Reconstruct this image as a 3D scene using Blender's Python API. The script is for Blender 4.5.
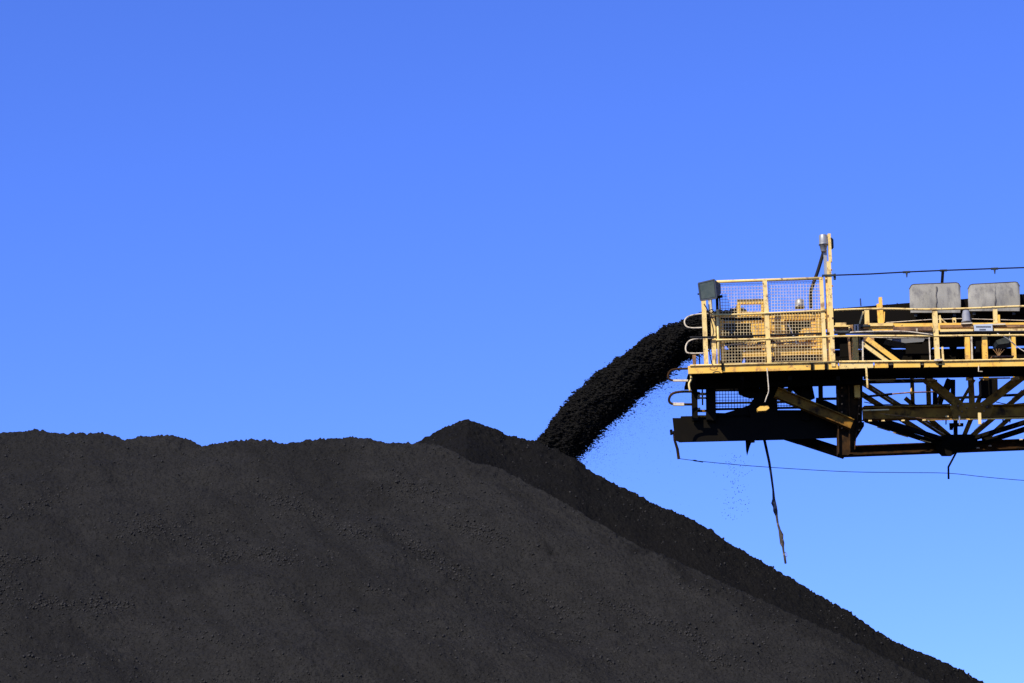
import bpy, bmesh, math, random
import numpy as np
from mathutils import Vector
random.seed(7); rng = np.random.default_rng(11)
for o in list(bpy.data.objects): bpy.data.objects.remove(o)
SC = bpy.context.scene; COL = SC.collection

# ------------------------------------------------------------ camera
F = 2477.0; PITCH = math.radians(15.0); CAMZ = 1.7
cam = bpy.data.objects.new('camera', bpy.data.cameras.new('camera')); COL.objects.link(cam)
cam.location = (0, 0, CAMZ); cam.rotation_euler = (math.radians(90) + PITCH, 0, 0)
cam.data.sensor_width = 36; cam.data.lens = 36 * F / 1024
cam.data.clip_start = .5; cam.data.clip_end = 9000
SC.camera = cam
# ------------------------------------------------------------ sky + sun
SUN_EL, SUN_AZ = math.radians(39), math.radians(-142)   # azimuth from +Y, clockwise: behind the camera, to the left
w = bpy.data.worlds.new('World'); SC.world = w; w.use_nodes = True
nt = w.node_tree; bg = nt.nodes['Background']
sky = nt.nodes.new('ShaderNodeTexSky'); sky.sky_type = 'NISHITA'; sky.sun_disc = False
sky.sun_elevation = SUN_EL; sky.sun_rotation = SUN_AZ
sky.altitude = 300; sky.air_density = 1.0; sky.dust_density = 0.25; sky.ozone_density = 4.0
tint = nt.nodes.new('ShaderNodeMix'); tint.data_type = 'RGBA'; tint.blend_type = 'MULTIPLY'
tint.inputs[0].default_value = 1
nt.links.new(sky.outputs[0], tint.inputs[6]); tint.inputs[7].default_value = (.56, .755, 1.62, 1)
nt.links.new(tint.outputs[2], bg.inputs[0]); bg.inputs[1].default_value = 0.12
sl = bpy.data.lights.new('sun', 'SUN'); sl.energy = 5.0; sl.angle = math.radians(.53); sl.color = (1, .94, .84)
sun = bpy.data.objects.new('sun', sl); COL.objects.link(sun)
sdir = Vector((math.sin(SUN_AZ) * math.cos(SUN_EL), math.cos(SUN_AZ) * math.cos(SUN_EL), math.sin(SUN_EL)))
sun.rotation_euler = sdir.to_track_quat('Z', 'Y').to_euler(); sun.location = (-20, -20, 40)
SC.view_settings.view_transform = 'Standard'; SC.view_settings.look = 'None'
SC.view_settings.gamma = 1; SC.view_settings.exposure = 0.25
SC.render.engine = 'CYCLES'

# ------------------------------------------------------------ helpers
CP, SP = math.cos(PITCH), math.sin(PITCH)
def ray(px, py):
    a, b = (px - 512) / F, (341.5 - py) / F
    return Vector((a, CP - b * SP, SP + b * CP))
def P(px, py, Y):                                  # surveyed point: sight line met with the vertical plane y = Y
    d = ray(px, py); return Vector((0, 0, CAMZ)) + d * (Y / d.y)
def S(Y): return Y / CP / F                        # metres per sighted unit at that distance

def mat(name, base, rough=.7, var=None, scale=6, thr=(.45, .6), metal=0, bump=0, bscale=40, spec=.4, stretch=(1, 1, 1)):
    m = bpy.data.materials.new(name); m.use_nodes = True; n = m.node_tree; b = n.nodes['Principled BSDF']
    b.inputs['Base Color'].default_value = (*base, 1); b.inputs['Roughness'].default_value = rough
    b.inputs['Metallic'].default_value = metal; b.inputs['Specular IOR Level'].default_value = spec
    tc = n.nodes.new('ShaderNodeTexCoord'); mp = n.nodes.new('ShaderNodeMapping'); n.links.new(tc.outputs['Object'], mp.inputs[0])
    mp.inputs['Scale'].default_value = stretch
    if var:
        prev = None
        for k, (c, sc, t0, t1) in enumerate(var):
            no = n.nodes.new('ShaderNodeTexNoise'); no.inputs['Scale'].default_value = sc; no.inputs['Detail'].default_value = 8
            no.inputs['Roughness'].default_value = .65
            n.links.new(mp.outputs[0], no.inputs['Vector'])
            mr = n.nodes.new('ShaderNodeMapRange'); mr.inputs[1].default_value = t0; mr.inputs[2].default_value = t1
            n.links.new(no.outputs[0], mr.inputs[0])
            mx = n.nodes.new('ShaderNodeMix'); mx.data_type = 'RGBA'; n.links.new(mr.outputs[0], mx.inputs[0])
            if prev is None: mx.inputs[6].default_value = (*base, 1)
            else: n.links.new(prev, mx.inputs[6])
            mx.inputs[7].default_value = (*c, 1); prev = mx.outputs[2]
        n.links.new(prev, b.inputs['Base Color'])
    if bump:
        no = n.nodes.new('ShaderNodeTexNoise'); no.inputs['Scale'].default_value = bscale; no.inputs['Detail'].default_value = 6
        n.links.new(mp.outputs[0], no.inputs['Vector'])
        bp = n.nodes.new('ShaderNodeBump'); bp.inputs['Strength'].default_value = bump; bp.inputs['Distance'].default_value = .03
        n.links.new(no.outputs[0], bp.inputs['Height']); n.links.new(bp.outputs[0], b.inputs['Normal'])
    return m
M = {
 'cream': mat('cream_paint', (.78, .535, .155), .55, [((.82, .61, .24), 3, .4, .7), ((.34, .19, .07), 7, .53, .68), ((.06, .045, .03), 15, .59, .68)]),
 'yellow': mat('yellow_paint', (.84, .455, .05), .55, [((.84, .52, .10), 2.5, .4, .7), ((.36, .17, .05), 6, .54, .70), ((.06, .04, .025), 13, .60, .69)]),
 'grime_shade': mat('dusted_shade_paint', (.20, .092, .014), .88, [((.34, .17, .02), 2.2, .46, .66), ((.03, .016, .007), 5, .50, .66)], spec=.08),  # coal-dusted paint, darkened further to paint in shade below the deck
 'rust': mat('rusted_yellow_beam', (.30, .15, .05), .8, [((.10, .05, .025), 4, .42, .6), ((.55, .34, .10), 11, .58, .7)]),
 'shade_brown': mat('shade_brown_paint', (.045, .022, .008), .88, [((.085, .04, .012), 2.2, .50, .68), ((.010, .008, .005), 5, .45, .62)], spec=.06),  # darker copy of the dusted paint, standing in for shade under the boom
 'black': mat('coal_and_shade_steel', (.0075, .0062, .0045), .85, [((.010, .008, .005), 3, .5, .7)], spec=.03),  # coal-black steel; below deck its colour also paints in shade
 'rubber': mat('belt_rubber', (.008, .0075, .006), .8, spec=.06),
 'dark': mat('dark_grey_paint', (.028, .034, .032), .6, [((.05, .056, .048), 9, .4, .7)], spec=.2),
 'galv': mat('galvanised_steel', (.36, .35, .31), .5, [((.30, .30, .29), 8, .4, .65)], metal=.6),
 'hood': mat('grey_hood_sheet', (.275, .255, .195), .85, [((.19, .175, .13), 1.3, .4, .65), ((.13, .12, .10), 3.5, .50, .68), ((.12, .11, .09), 5, .56, .68)], stretch=(1.8, 1, .5)),
 'stain': mat('seam_dirt', (.09, .08, .065), .9),
 'hoodrim': mat('hood_edge', (.05, .045, .04), .8),
 'wire': mat('mesh_wire', (.66, .52, .26), .5, [((.5, .36, .16), 8, .45, .6)]),
 'greywire': mat('grey_wire', (.016, .015, .014), .7, spec=.1),
 'pale': mat('pale_conduit', (.62, .52, .34), .6, [((.2, .15, .1), 9, .5, .65)]),
 'rope': mat('frayed_rope', (.05, .04, .03), .9, [((.26, .2, .15), 7, .52, .6)]),
 'plate': mat('notice_plate', (.42, .46, .48), .6),
 'ink': mat('notice_ink', (.06, .07, .09), .6),
 'glass': mat('lamp_glass', (.04, .05, .055), .15),
}

def finish(name, me, m, parent=None, origin=None, smooth=False, bevel=0):
    me.materials.append(m)
    o = bpy.data.objects.new(name, me); COL.objects.link(o)
    if smooth:
        for p in me.polygons: p.use_smooth = True
    if parent is not None:
        r = parent
        while r.parent: r = r.parent
        base = r.location
        o.parent = parent
    else:
        base = Vector(origin) if origin is not None else Vector((0, 0, 0))
        o.location = base
    n = len(me.vertices); co = np.empty(n * 3, 'f4'); me.vertices.foreach_get('co', co)
    co = co.reshape(-1, 3) - np.array(base, 'f4'); me.vertices.foreach_set('co', co.ravel()); me.update()
    return o
class MB:
    def __init__(s): s.v = []; s.f = []
    def add(s, vs, fs):
        k = len(s.v); s.v += [tuple(v) for v in vs]; s.f += [tuple(i + k for i in f) for f in fs]; return s
    def box8(s, a): return s.add(a, [(0,3,2,1),(4,5,6,7),(0,1,5,4),(1,2,6,5),(2,3,7,6),(3,0,4,7)])
    def bar(s, a, b, wd, dp, off=(0, 0)):
        a, b = Vector(a), Vector(b); t = (b - a).normalized()
        dv = Vector((0, 1, 0)); dv = (dv - t * dv.dot(t))
        if dv.length < .05: dv = Vector((1, 0, 0)) - t * t.x
        dv.normalize(); wv = t.cross(dv).normalized()
        if wv.z < -1e-6 or (abs(wv.z) < 1e-6 and wv.x < 0): wv = -wv
        a = a + wv * off[0] + dv * off[1]; b = b + wv * off[0] + dv * off[1]
        q = [(-1,-1),(1,-1),(1,1),(-1,1)]
        return s.box8([p + wv * (wd/2*i) + dv * (dp/2*j) for p in (a, b) for i, j in q])
    def ibeam(s, a, b, h, wd, th=.02):                     # flanges stand top and bottom, web between
        s.bar(a, b, h - 2*th, th); s.bar(a, b, th, wd, (h/2 - th/2, 0)); s.bar(a, b, th, wd, (-h/2 + th/2, 0)); return s
    def channel(s, a, b, h, wd, th=.014):
        s.bar(a, b, h - 2*th, th, (0, -wd/2 + th/2)); s.bar(a, b, th, wd, (h/2 - th/2, 0)); s.bar(a, b, th, wd, (-h/2 + th/2, 0)); return s
    def tube(s, pts, r, n=8):
        pts = [Vector(p) for p in pts]; rs = r if isinstance(r, (list, tuple)) else [r]*len(pts)
        k = len(s.v); prev = None
        for i, p in enumerate(pts):
            t = (pts[min(i+1, len(pts)-1)] - pts[max(i-1, 0)]).normalized()
            if prev is None:
                u = t.orthogonal().normalized()
            else:
                u = (prev - t * prev.dot(t)).normalized()
            prev = u; v = t.cross(u)
            for j in range(n):
                a = 2*math.pi*j/n; s.v.append(tuple(p + (u*math.cos(a) + v*math.sin(a)) * rs[i]))
        for i in range(len(pts)-1):
            for j in range(n):
                s.f.append((k+i*n+j, k+i*n+(j+1)%n, k+(i+1)*n+(j+1)%n, k+(i+1)*n+j))
        s.f.append(tuple(k+j for j in range(n))[::-1]); s.f.append(tuple(k+(len(pts)-1)*n+j for j in range(n)))
        return s
    def lathe(s, c, prof, n=20, axis=(0, 0, 1)):            # prof: (radius, height) pairs
        ax = Vector(axis).normalized(); u = ax.orthogonal().normalized(); v = ax.cross(u); k = len(s.v); c = Vector(c)
        for r, h in prof:
            for j in range(n):
                a = 2*math.pi*j/n; s.v.append(tuple(c + ax*h + (u*math.cos(a) + v*math.sin(a))*max(r, 1e-4)))
        for i in range(len(prof)-1):
            for j in range(n): s.f.append((k+i*n+j, k+i*n+(j+1)%n, k+(i+1)*n+(j+1)%n, k+(i+1)*n+j))
        s.f.append(tuple(k+j for j in range(n))[::-1]); s.f.append(tuple(k+(len(prof)-1)*n+j for j in range(n)))
        return s
    def poly(s, pts, th):                                   # flat outline given thickness along +Y
        pts = [Vector(p) for p in pts]; n = len(pts); k = len(s.v)
        s.v += [tuple(p) for p in pts] + [tuple(p + Vector((0, th, 0))) for p in pts]
        s.f.append(tuple(range(k, k+n))); s.f.append(tuple(range(k+n, k+2*n))[::-1])
        for i in range(n): s.f.append((k+i, k+(i+1)%n, k+n+(i+1)%n, k+n+i)[::-1])
        return s
    def build(s, name, m, parent=None, origin=None, smooth=False):
        me = bpy.data.meshes.new(name); me.from_pydata(s.v, [], s.f)
        bm = bmesh.new(); bm.from_mesh(me); bmesh.ops.recalc_face_normals(bm, faces=bm.faces)
        if smooth:
            bm.to_mesh(me); bm.free()
            for p in me.polygons: p.use_smooth = len(p.vertices) == 4
        else: bm.to_mesh(me); bm.free()
        return finish(name, me, M[m] if isinstance(m, str) else m, parent, origin)
def tag(o, label=None, cat=None, group=None, kind=None):
    if label: o['label'] = label
    if cat: o['category'] = cat
    if group: o['group'] = group
    if kind: o['kind'] = kind
    return o
def smooth_path(pts, n=6):                                  # Catmull-Rom through the points
    out = []; pts = [Vector(p) for p in pts]
    for i in range(len(pts)-1):
        p0, p1, p2, p3 = pts[max(i-1, 0)], pts[i], pts[i+1], pts[min(i+2, len(pts)-1)]
        for k in range(n):
            t = k/n; out.append(.5*((2*p1) + (p2-p0)*t + (2*p0-5*p1+4*p2-p3)*t*t + (3*p1-p0-3*p2+p3)*t**3))
    return out + [pts[-1]]

# ------------------------------------------------------------ numpy noise
def vnoise(x, y, seed):
    r = np.random.default_rng(seed); T = r.random((256, 256)).astype('f8')
    xi = np.floor(x).astype(int); yi = np.floor(y).astype(int); fx = x - xi; fy = y - yi
    fx = fx*fx*(3-2*fx); fy = fy*fy*(3-2*fy)
    g = lambda a, b: T[a & 255, b & 255]
    return ((g(xi, yi)*(1-fx)+g(xi+1, yi)*fx)*(1-fy) + (g(xi, yi+1)*(1-fx)+g(xi+1, yi+1)*fx)*fy)*2-1
def fbm(x, y, sc, seed, oc=4, gain=.5):
    s = 0; a = 1
    for k in range(oc):
        c, n = math.cos(.7*k+.3), math.sin(.7*k+.3)
        s = s + a*vnoise((x*c-y*n)/sc+13.7*k+500, (x*n+y*c)/sc+500, seed+k); a *= gain; sc /= 2.03
    return s

# ------------------------------------------------------------ ground
g = MB(); R = 4000
ys = [-R, -200, -40, 20, 60, 140, 400, R]
for i in range(len(ys)-1):
    for j in range(len(ys)-1):
        g.add([(ys[i], ys[j], 0), (ys[i+1], ys[j], 0), (ys[i+1], ys[j+1], 0), (ys[i], ys[j+1], 0)], [(0, 1, 2, 3)])
ground = g.build('ground', mat('coal_yard_dirt', (.05, .045, .04), .95, [((.03, .028, .027), .3, .4, .6), ((.07, .06, .05), 2, .5, .7)], bump=.4, bscale=8))
tag(ground, kind='structure')

# ------------------------------------------------------------ coal piles
def coal_mat(name, a, b, c, bump=.55, mott=1.0):
    return mat(name, a, .93, [(b, .45, .35, .65), (c, 2.6, .45, .75), (tuple(v*.45 for v in a), 24, .50, .64)], bump=bump, bscale=26, spec=.06)
M['coal_old'] = coal_mat('dusty_coal', (.0190, .0178, .0152), (.0155, .0145, .0125), (.0240, .0222, .0185), 1.0)
M['coal_new'] = coal_mat('fresh_coal', (.0074, .0067, .0054), (.0060, .0055, .0044), (.0092, .0084, .0068), .9)
M['coal_stream'] = mat('falling_coal', (.0092, .0082, .0068), .9, [((.0105, .0095, .0075), 3, .4, .6)], bump=.5, bscale=14, spec=.06)
M['coal_lump'] = mat('coal_lump', (.034, .031, .026), .8, [((.016, .015, .013), 6, .4, .6)], spec=.12)

def interp(poly, x):
    xs = [p[0] for p in poly]; yv = [p[1] for p in poly]; return np.interp(x, xs, yv)
FRONT = [(-900, 520), (-500, 462), (-200, 441), (-60, 437), (0, 434), (15, 432), (40, 430.5), (46, 432), (60, 434.5), (85, 434), (105, 433.5), (113, 436), (125, 440.5), (135, 438), (150, 436.5),
         (175, 436), (182, 439), (194, 442), (202, 447), (215, 443.5), (235, 441), (252, 439.5), (270, 442), (288, 445), (310, 440.5), (335, 438.5), (360, 438), (372, 440), (385, 443.5), (400, 443),
         (418, 443.5), (435, 444.5), (442, 447), (460, 455), (472, 463), (490, 466), (505, 471), (530, 485), (560, 501), (590, 519), (615, 533), (640, 548), (670, 558), (700, 572), (760, 600),
         (850, 641), (930, 683), (1010, 724), (1150, 800), (1300, 885)]
BACK = [(250, 560), (330, 500), (395, 455), (416, 442.5), (440, 430.5), (453, 424), (467, 419.5), (480, 424), (492, 429), (508, 436), (525, 440), (540, 443), (557, 451), (575, 459), (590, 471), (605, 480),
        (625, 489), (650, 502), (690, 519), (712, 531), (732, 546), (748, 555), (765, 564), (800, 584), (830, 602), (850, 613), (880, 634), (910, 649), (945, 663), (965, 673), (985, 684), (1040, 712), (1150, 775), (1300, 870)]
def sight(plane, px, py):
    x0, y0, z0, gx, gy = plane; d = ray(px, py); t = (z0 - gx*x0 - gy*y0 - CAMZ) / (d.z - gx*d.x - gy*d.y)
    return (d.x*t, d.y*t)
def pile(name, crest, pxs, plane, slope, seed, m, amp=1.0, jag=.035, downmax=24., flat_left=False, damp=None, dstep=.034):
    """plane: (x0,y0,z0,gx,gy): the lit face; crest found where the sight line of the skyline meets that face"""
    x0, y0, z0, gx, gy = plane
    pys = interp(crest, pxs); n = len(pxs); CX = np.zeros(n); CY = np.zeros(n); CZ = np.zeros(n)
    for i in range(n):
        d = ray(pxs[i], pys[i]); # z0+gx(x-x0)+gy(y-y0)=cam+t d
        t = (z0 - gx*x0 - gy*y0 - CAMZ) / (d.z - gx*d.x - gy*d.y)
        if flat_left and d.x*t < x0: t = y0/d.y
        CX[i], CY[i], CZ[i] = d.x*t, d.y*t, CAMZ + d.z*t
    if flat_left:
        k_ = 91; CY = np.convolve(np.pad(CY, k_, mode='edge'), np.hanning(k_)/np.hanning(k_).sum(), 'same')[k_:-k_]
        for i in range(n):
            d = ray(pxs[i], pys[i]); t = CY[i]/d.y; CX[i], CZ[i] = d.x*t, CAMZ + d.z*t
    ts = list(np.arange(0, 9.5, dstep)); t = ts[-1]
    while t < downmax: t += .25; ts.append(t)
    ts = np.array(ts)
    back = np.array([18, 12, 8, 5, 3.2, 2.2, 1.5, 1.0, .7, .45, .28, .16, .08, .035])
    nb = len(back); rows = nb + len(ts)
    X = np.zeros((rows, n)); Y = X.copy(); Z = X.copy()
    for r in range(rows):
        if r < nb: b = back[r]; X[r] = CX; Y[r] = CY + b; Z[r] = CZ - .62*b + .0*b
        else:
            t = ts[r-nb]; X[r] = CX; Y[r] = CY - t; Z[r] = CZ - gy*t
    D = np.concatenate([-back, ts])[:, None] * np.ones((1, n))
    fade = np.clip(D/1.2, 0, 1)
    U = X + .35*Y; V = Y*1.2
    disp = fade*amp*(.13*fbm(U, V, 3.2, seed, 3) + .035*fbm(X, V, .7, seed+9, 3))
    # downslope rills and slip bands
    disp += fade*amp*.02*fbm(X*1.0 + .5*Y, V*.25, .5, seed+19, 3)
    near = (D < 10) & (D > -1)
    disp += np.where(near, .012*fbm(X, V, .10, seed+29, 2)*(.6+.8*np.clip(fbm(X, V, .9, seed+33, 2), -.5, 1)) + .009*rng.standard_normal(X.shape), 0)
    disp += np.where((D <= .6) & (D > -.3), jag*np.abs(fbm(X, V, .16, seed+39, 3)), 0)
    nz = 1/math.sqrt(1+gy*gy+gx*gx)
    X2 = X - gx*nz*disp; Y2 = Y - gy*nz*disp; Z2 = Z + nz*disp
    Z2 = np.maximum(Z2, -.05 - .0*Z2)
    v = np.stack([X2, Y2, Z2], -1).reshape(-1, 3)
    idx = np.arange(rows*n).reshape(rows, n)
    f = np.stack([idx[:-1, :-1], idx[1:, :-1], idx[1:, 1:], idx[:-1, 1:]], -1).reshape(-1, 4)
    # drop the part lying flat under the ground
    keep = (v[f][:, :, 2] > -.049).any(1); f = f[keep]
    me = bpy.data.meshes.new(name); me.vertices.add(len(v)); me.vertices.foreach_set('co', v.astype('f4').ravel())
    me.loops.add(len(f)*4); me.loops.foreach_set('vertex_index', f.astype('i4').ravel())
    me.polygons.add(len(f)); me.polygons.foreach_set('loop_start', np.arange(0, len(f)*4, 4, dtype='i4')); me.polygons.foreach_set('loop_total', np.full(len(f), 4, 'i4'))
    me.update(calc_edges=True)
    if damp:
        cx_, cy_ = X2.ravel(), Y2.ravel(); val = np.zeros(len(v)); pr = np.array([(.0)]*len(v))
        qq = fbm(cx_, cy_, .5, 71, 4)
        for (ax, ay, bx, by, rr, st) in damp:
            p_, q_ = [np.array(sight(plane, a, b)) for a, b in ((ax, ay), (bx, by))]
            dd = q_-p_; tt = np.clip(((cx_-p_[0])*dd[0]+(cy_-p_[1])*dd[1])/(dd@dd+1e-9), 0, 1)
            ds = np.hypot(cx_-p_[0]-tt*dd[0], (cy_-p_[1]-tt*dd[1])*.6)
            val = np.maximum(val, st*np.clip(1.2 - ds/rr + .9*qq, 0, 1))
        val = np.maximum(val, .42*np.clip(fbm(cx_ + .6*cy_, cy_*.3, .45, 91, 4) - .06, 0, 1)) ; val = np.maximum(val, .5*np.clip(fbm(cx_ + .3*cy_, cy_*.5, 2.6, 95, 3) - .1, 0, 1))
        at = me.attributes.new('damp', 'FLOAT', 'POINT'); at.data.foreach_set('value', val.astype('f4'))
    c = (float(CX.mean()), float(CY.mean()), 0)
    o = finish(name, me, m, None, c)
    return o, (X2, Y2, Z2, D, pxs)
zf = P(300, 441, 44).z
pf = np.concatenate([np.arange(-900, -40, 9.), np.arange(-40, 1000, 1.35), np.arange(1000, 1300, 6.)])
front, HF = pile('coal_pile', FRONT, pf, (-3.7, 44, zf, 0.03, .68), .68, 100, M['coal_old'],
    damp=[(640, 553, 655, 552, .16, .9), (655, 548, 690, 578, .14, .8), (545, 548, 551, 556, .08, .7), (700, 585, 712, 596, .12, .5), (20, 575, 40, 670, .5, .35), (66, 605, 74, 648, .16, .55),
          (535, 622, 560, 640, .18, .4), (690, 574, 780, 618, .22, .55), (780, 616, 900, 672, .25, .55), (340, 470, 370, 492, .25, .35), (600, 540, 606, 546, .08, .5), (110, 560, 220, 570, .3, .25), (470, 470, 500, 480, .2, .3), (300, 590, 420, 600, .3, .25), (740, 610, 760, 622, .1, .4)])
nt_ = M['coal_old'].node_tree; b_ = nt_.nodes['Principled BSDF']; src = b_.inputs['Base Color'].links[0].from_socket
an = nt_.nodes.new('ShaderNodeAttribute'); an.attribute_name = 'damp'; mx_ = nt_.nodes.new('ShaderNodeMix'); mx_.data_type = 'RGBA'
nt_.links.new(an.outputs['Fac'], mx_.inputs[0]); nt_.links.new(src, mx_.inputs[6]); mx_.inputs[7].default_value = (.007, .0065, .0055, 1); nt_.links.new(mx_.outputs[2], b_.inputs['Base Color'])
tag(front, 'wide dusty charcoal-grey coal pile with an uneven ridge, filling the lower left in front', 'coal pile', 'coal piles')
zb = P(467, 419.5, 45.6).z; xb = P(467, 419.5, 45.6).x
pb = np.concatenate([np.arange(250, 400, 4.), np.arange(400, 1030, 1.35), np.arange(1030, 1300, 6.)])
back, HB = pile('coal_pile', BACK, pb, (xb, 45.6, zb, -.36, .70), .70, 300, M['coal_new'], amp=.6, dstep=.04, downmax=24., flat_left=True)
tag(back, 'darker fresh coal pile rising to a pointed peak behind, where the falling coal lands', 'coal pile', 'coal piles')

def lumps(name, pts, sizes, m, origin=None, seed=1, squash=(1, 1, 1)):
    r = np.random.default_rng(seed); n = len(pts)
    base = np.array([[-1,-1,-1],[1,-1,-1],[1,1,-1],[-1,1,-1],[-1,-1,1],[1,-1,1],[1,1,1],[-1,1,1]], 'f8')
    q = r.normal(size=(n, 4)); q /= np.linalg.norm(q, axis=1)[:, None]
    a, b, c, d = q.T
    Rm = np.stack([1-2*(c*c+d*d), 2*(b*c-a*d), 2*(b*d+a*c), 2*(b*c+a*d), 1-2*(b*b+d*d), 2*(c*d-a*b), 2*(b*d-a*c), 2*(c*d+a*b), 1-2*(b*b+c*c)], -1).reshape(n, 3, 3)
    V = base[None]*(1 + r.uniform(-.45, .35, (n, 8, 3))) * .5
    V = np.einsum('nij,nkj->nki', Rm, V) * np.array(sizes)[:, None, None] * np.array(squash) + np.array(pts)[:, None, :]
    f0 = np.array([(0,3,2,1),(4,5,6,7),(0,1,5,4),(1,2,6,5),(2,3,7,6),(3,0,4,7)])
    Fc = (f0[None] + 8*np.arange(n)[:, None, None]).reshape(-1, 4)
    me = bpy.data.meshes.new(name); v = V.reshape(-1, 3)
    me.vertices.add(len(v)); me.vertices.foreach_set('co', v.astype('f4').ravel())
    me.loops.add(len(Fc)*4); me.loops.foreach_set('vertex_index', Fc.astype('i4').ravel())
    me.polygons.add(len(Fc)); me.polygons.foreach_set('loop_start', np.arange(0, len(Fc)*4, 4, dtype='i4')); me.polygons.foreach_set('loop_total', np.full(len(Fc), 4, 'i4'))
    me.update(calc_edges=True)
    return finish(name, me, m, None, origin)
# coarse lumps lying in loose bands on the old pile (cluster centre in sight units, spread, count)
def on_pile(H, px, py):
    X, Y, Z, D, PX = H; j = int(np.clip(np.searchsorted(PX, px), 0, len(PX)-1))
    z = Z[:, j]; y = Y[:, j]; rowok = D[:, j] >= 0
    xx = X[:, j]; dy = y*CP + (z-CAMZ)*SP; up = -y*SP + (z-CAMZ)*CP
    s = 341.5 - F*up/dy; k = np.argmin(np.where(rowok, np.abs(s-py), 1e9)); return xx[k], y[k], z[k]
CL = [(42, 560, 16, 9, 150, .1), (66, 588, 14, 10, 140, .2), (88, 560, 18, 4, 60, 0), (180, 528, 14, 7, 110, 0), (130, 604, 24, 4, 110, 0), (165, 606, 10, 5, 60, 0), (70, 505, 18, 7, 60, -.5),
      (258, 556, 10, 5, 60, 0), (300, 557, 15, 5, 90, .1), (295, 502, 16, 5, 70, .3), (345, 522, 18, 5, 80, .5), (372, 533, 14, 4, 60, .1), (420, 490, 26, 6, 110, .6), (430, 550, 28, 5, 200, .6), (455, 572, 12, 4, 60, .5),
      (480, 532, 18, 6, 170, .25), (405, 490, 20, 5, 70, 0), (540, 600, 20, 5, 60, .5), (620, 612, 24, 4, 100, .5), (680, 636, 26, 4, 120, .5), (700, 660, 16, 4, 60, .4), (390, 586, 10, 4, 30, 0), (230, 540, 14, 4, 40, .1),
      (60, 640, 26, 7, 60, .2), (150, 660, 26, 5, 50, 0), (270, 640, 30, 5, 50, .2), (480, 640, 24, 6, 50, .2), (14, 620, 14, 12, 50, 0), (330, 600, 30, 5, 50, .2), (560, 640, 30, 5, 60, .5), (740, 640, 20, 4, 40, .5)]
pts, sz = [], []
for cx, cy, sx, sy, n, sl_ in CL:
    for _ in range(int(n*(2.4 if cx < 330 else 1.6))):
        dx = random.gauss(0, sx*1.0); px, py = cx+dx, cy + dx*sl_ + random.gauss(0, sy*.9)
        if py < interp(FRONT, px) + 6: continue
        p = on_pile(HF, px, py); s_ = .010 + .026*random.random()**2.5
        pts.append((p[0]+random.uniform(-.02, .02), p[1], p[2] + s_*.18)); sz.append(s_)
cand = rng.uniform((-30, 436), (900, 700), (26000, 2)); cden = fbm(cand[:, 0]*.02 - cand[:, 1]*.012, cand[:, 1]*.03, 1.0, 77, 3)
cand = [(float(a), float(b), float(c)) for (a, b), c, t_ in zip(cand, cden, interp(FRONT, cand[:, 0])) if b > t_ + 3]
for px, py, dens in cand:
    if random.random() > .25 + .9*max(0, dens)**1.3: continue
    p = on_pile(HF, px, py); s_ = .009 + .024*random.random()**5
    pts.append((p[0]+random.uniform(-.02, .02), p[1], p[2] + s_*.15)); sz.append(s_)
lo = lumps('coal_lumps', pts, sz, M['coal_lump'], (-3, 40, 8), 5)
tag(lo, 'scattered coarse coal lumps lying in loose bands on the old coal pile', 'coal lumps', kind='stuff')
pts, sz = [], []
for _ in range(900):
    px = random.uniform(416, 980); py = interp(BACK, px) + random.uniform(0, 1)**1.5*60
    if py > interp(FRONT, px) - 1: continue
    p = on_pile(HB, px, py); s_ = .010 + .026*random.random()**4
    pts.append((p[0], p[1], p[2]+s_*.15)); sz.append(s_)
lb = lumps('coal_lumps', pts, sz, M['coal_lump'], (3, 43, 9), 6)
tag(lb, 'small coal lumps scattered over the dark fresh coal pile', 'coal lumps', kind='stuff')

# ------------------------------------------------------------ falling coal stream
YS = 47.0
PATH = [(745, 325, 30), (722, 328, 36), (700, 334, 42), (676, 343, 46), (655, 357, 50), (634, 373, 54), (612, 392, 56), (589, 412, 55), (570, 431, 51), (554, 449, 47), (538, 470, 46), (524, 492, 44)]
cp = smooth_path([P(a, b, YS) for a, b, c in PATH], 16); ww = np.interp(np.linspace(0, len(PATH)-1, len(cp)), range(len(PATH)), [c*.87 for a, b, c in PATH])
nseg, nr = len(cp), 120
v = np.zeros((nseg, nr, 3)); A = np.linspace(0, 2*math.pi, nr, endpoint=False)
for i in range(nseg):
    t = (cp[min(i+1, nseg-1)] - cp[max(i-1, 0)]).normalized(); nrm = Vector((0, 1, 0)).cross(t).normalized()
    if nrm.z < 0: nrm = -nrm
    h = ww[i]*S(YS)/2*.86
    for j in range(nr):
        ca, sa = math.cos(A[j]), math.sin(A[j]); p = cp[i] + nrm*(h*sa) + Vector((0, .52*ca, 0)); v[i, j] = p
I, J = np.meshgrid(np.arange(nseg), np.arange(nr), indexing='ij')
L = np.concatenate([[0], np.cumsum([(cp[i+1]-cp[i]).length for i in range(nseg-1)])])[:, None]*np.ones((1, nr))
Aa = A[None]*np.ones((nseg, 1))
nse = lambda sc, sd, st=1.: fbm(np.cos(Aa)*.5/1 + 3*np.sin(Aa)*.3 + 5, L*st + np.sin(Aa)*.5, sc, sd, 3)
d = .05*nse(.45, 41) + .035*nse(.16, 51, .8)
cen = np.array([tuple(c) for c in cp])[:, None, :]; dirn = (v - cen); dirn /= np.linalg.norm(dirn, axis=2)[..., None]
v = v + dirn*d[..., None]
me = bpy.data.meshes.new('coal_stream'); f = []
for i in range(nseg-1):
    for j in range(nr): f.append((i*nr+j, i*nr+(j+1) % nr, (i+1)*nr+(j+1) % nr, (i+1)*nr+j))
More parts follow.
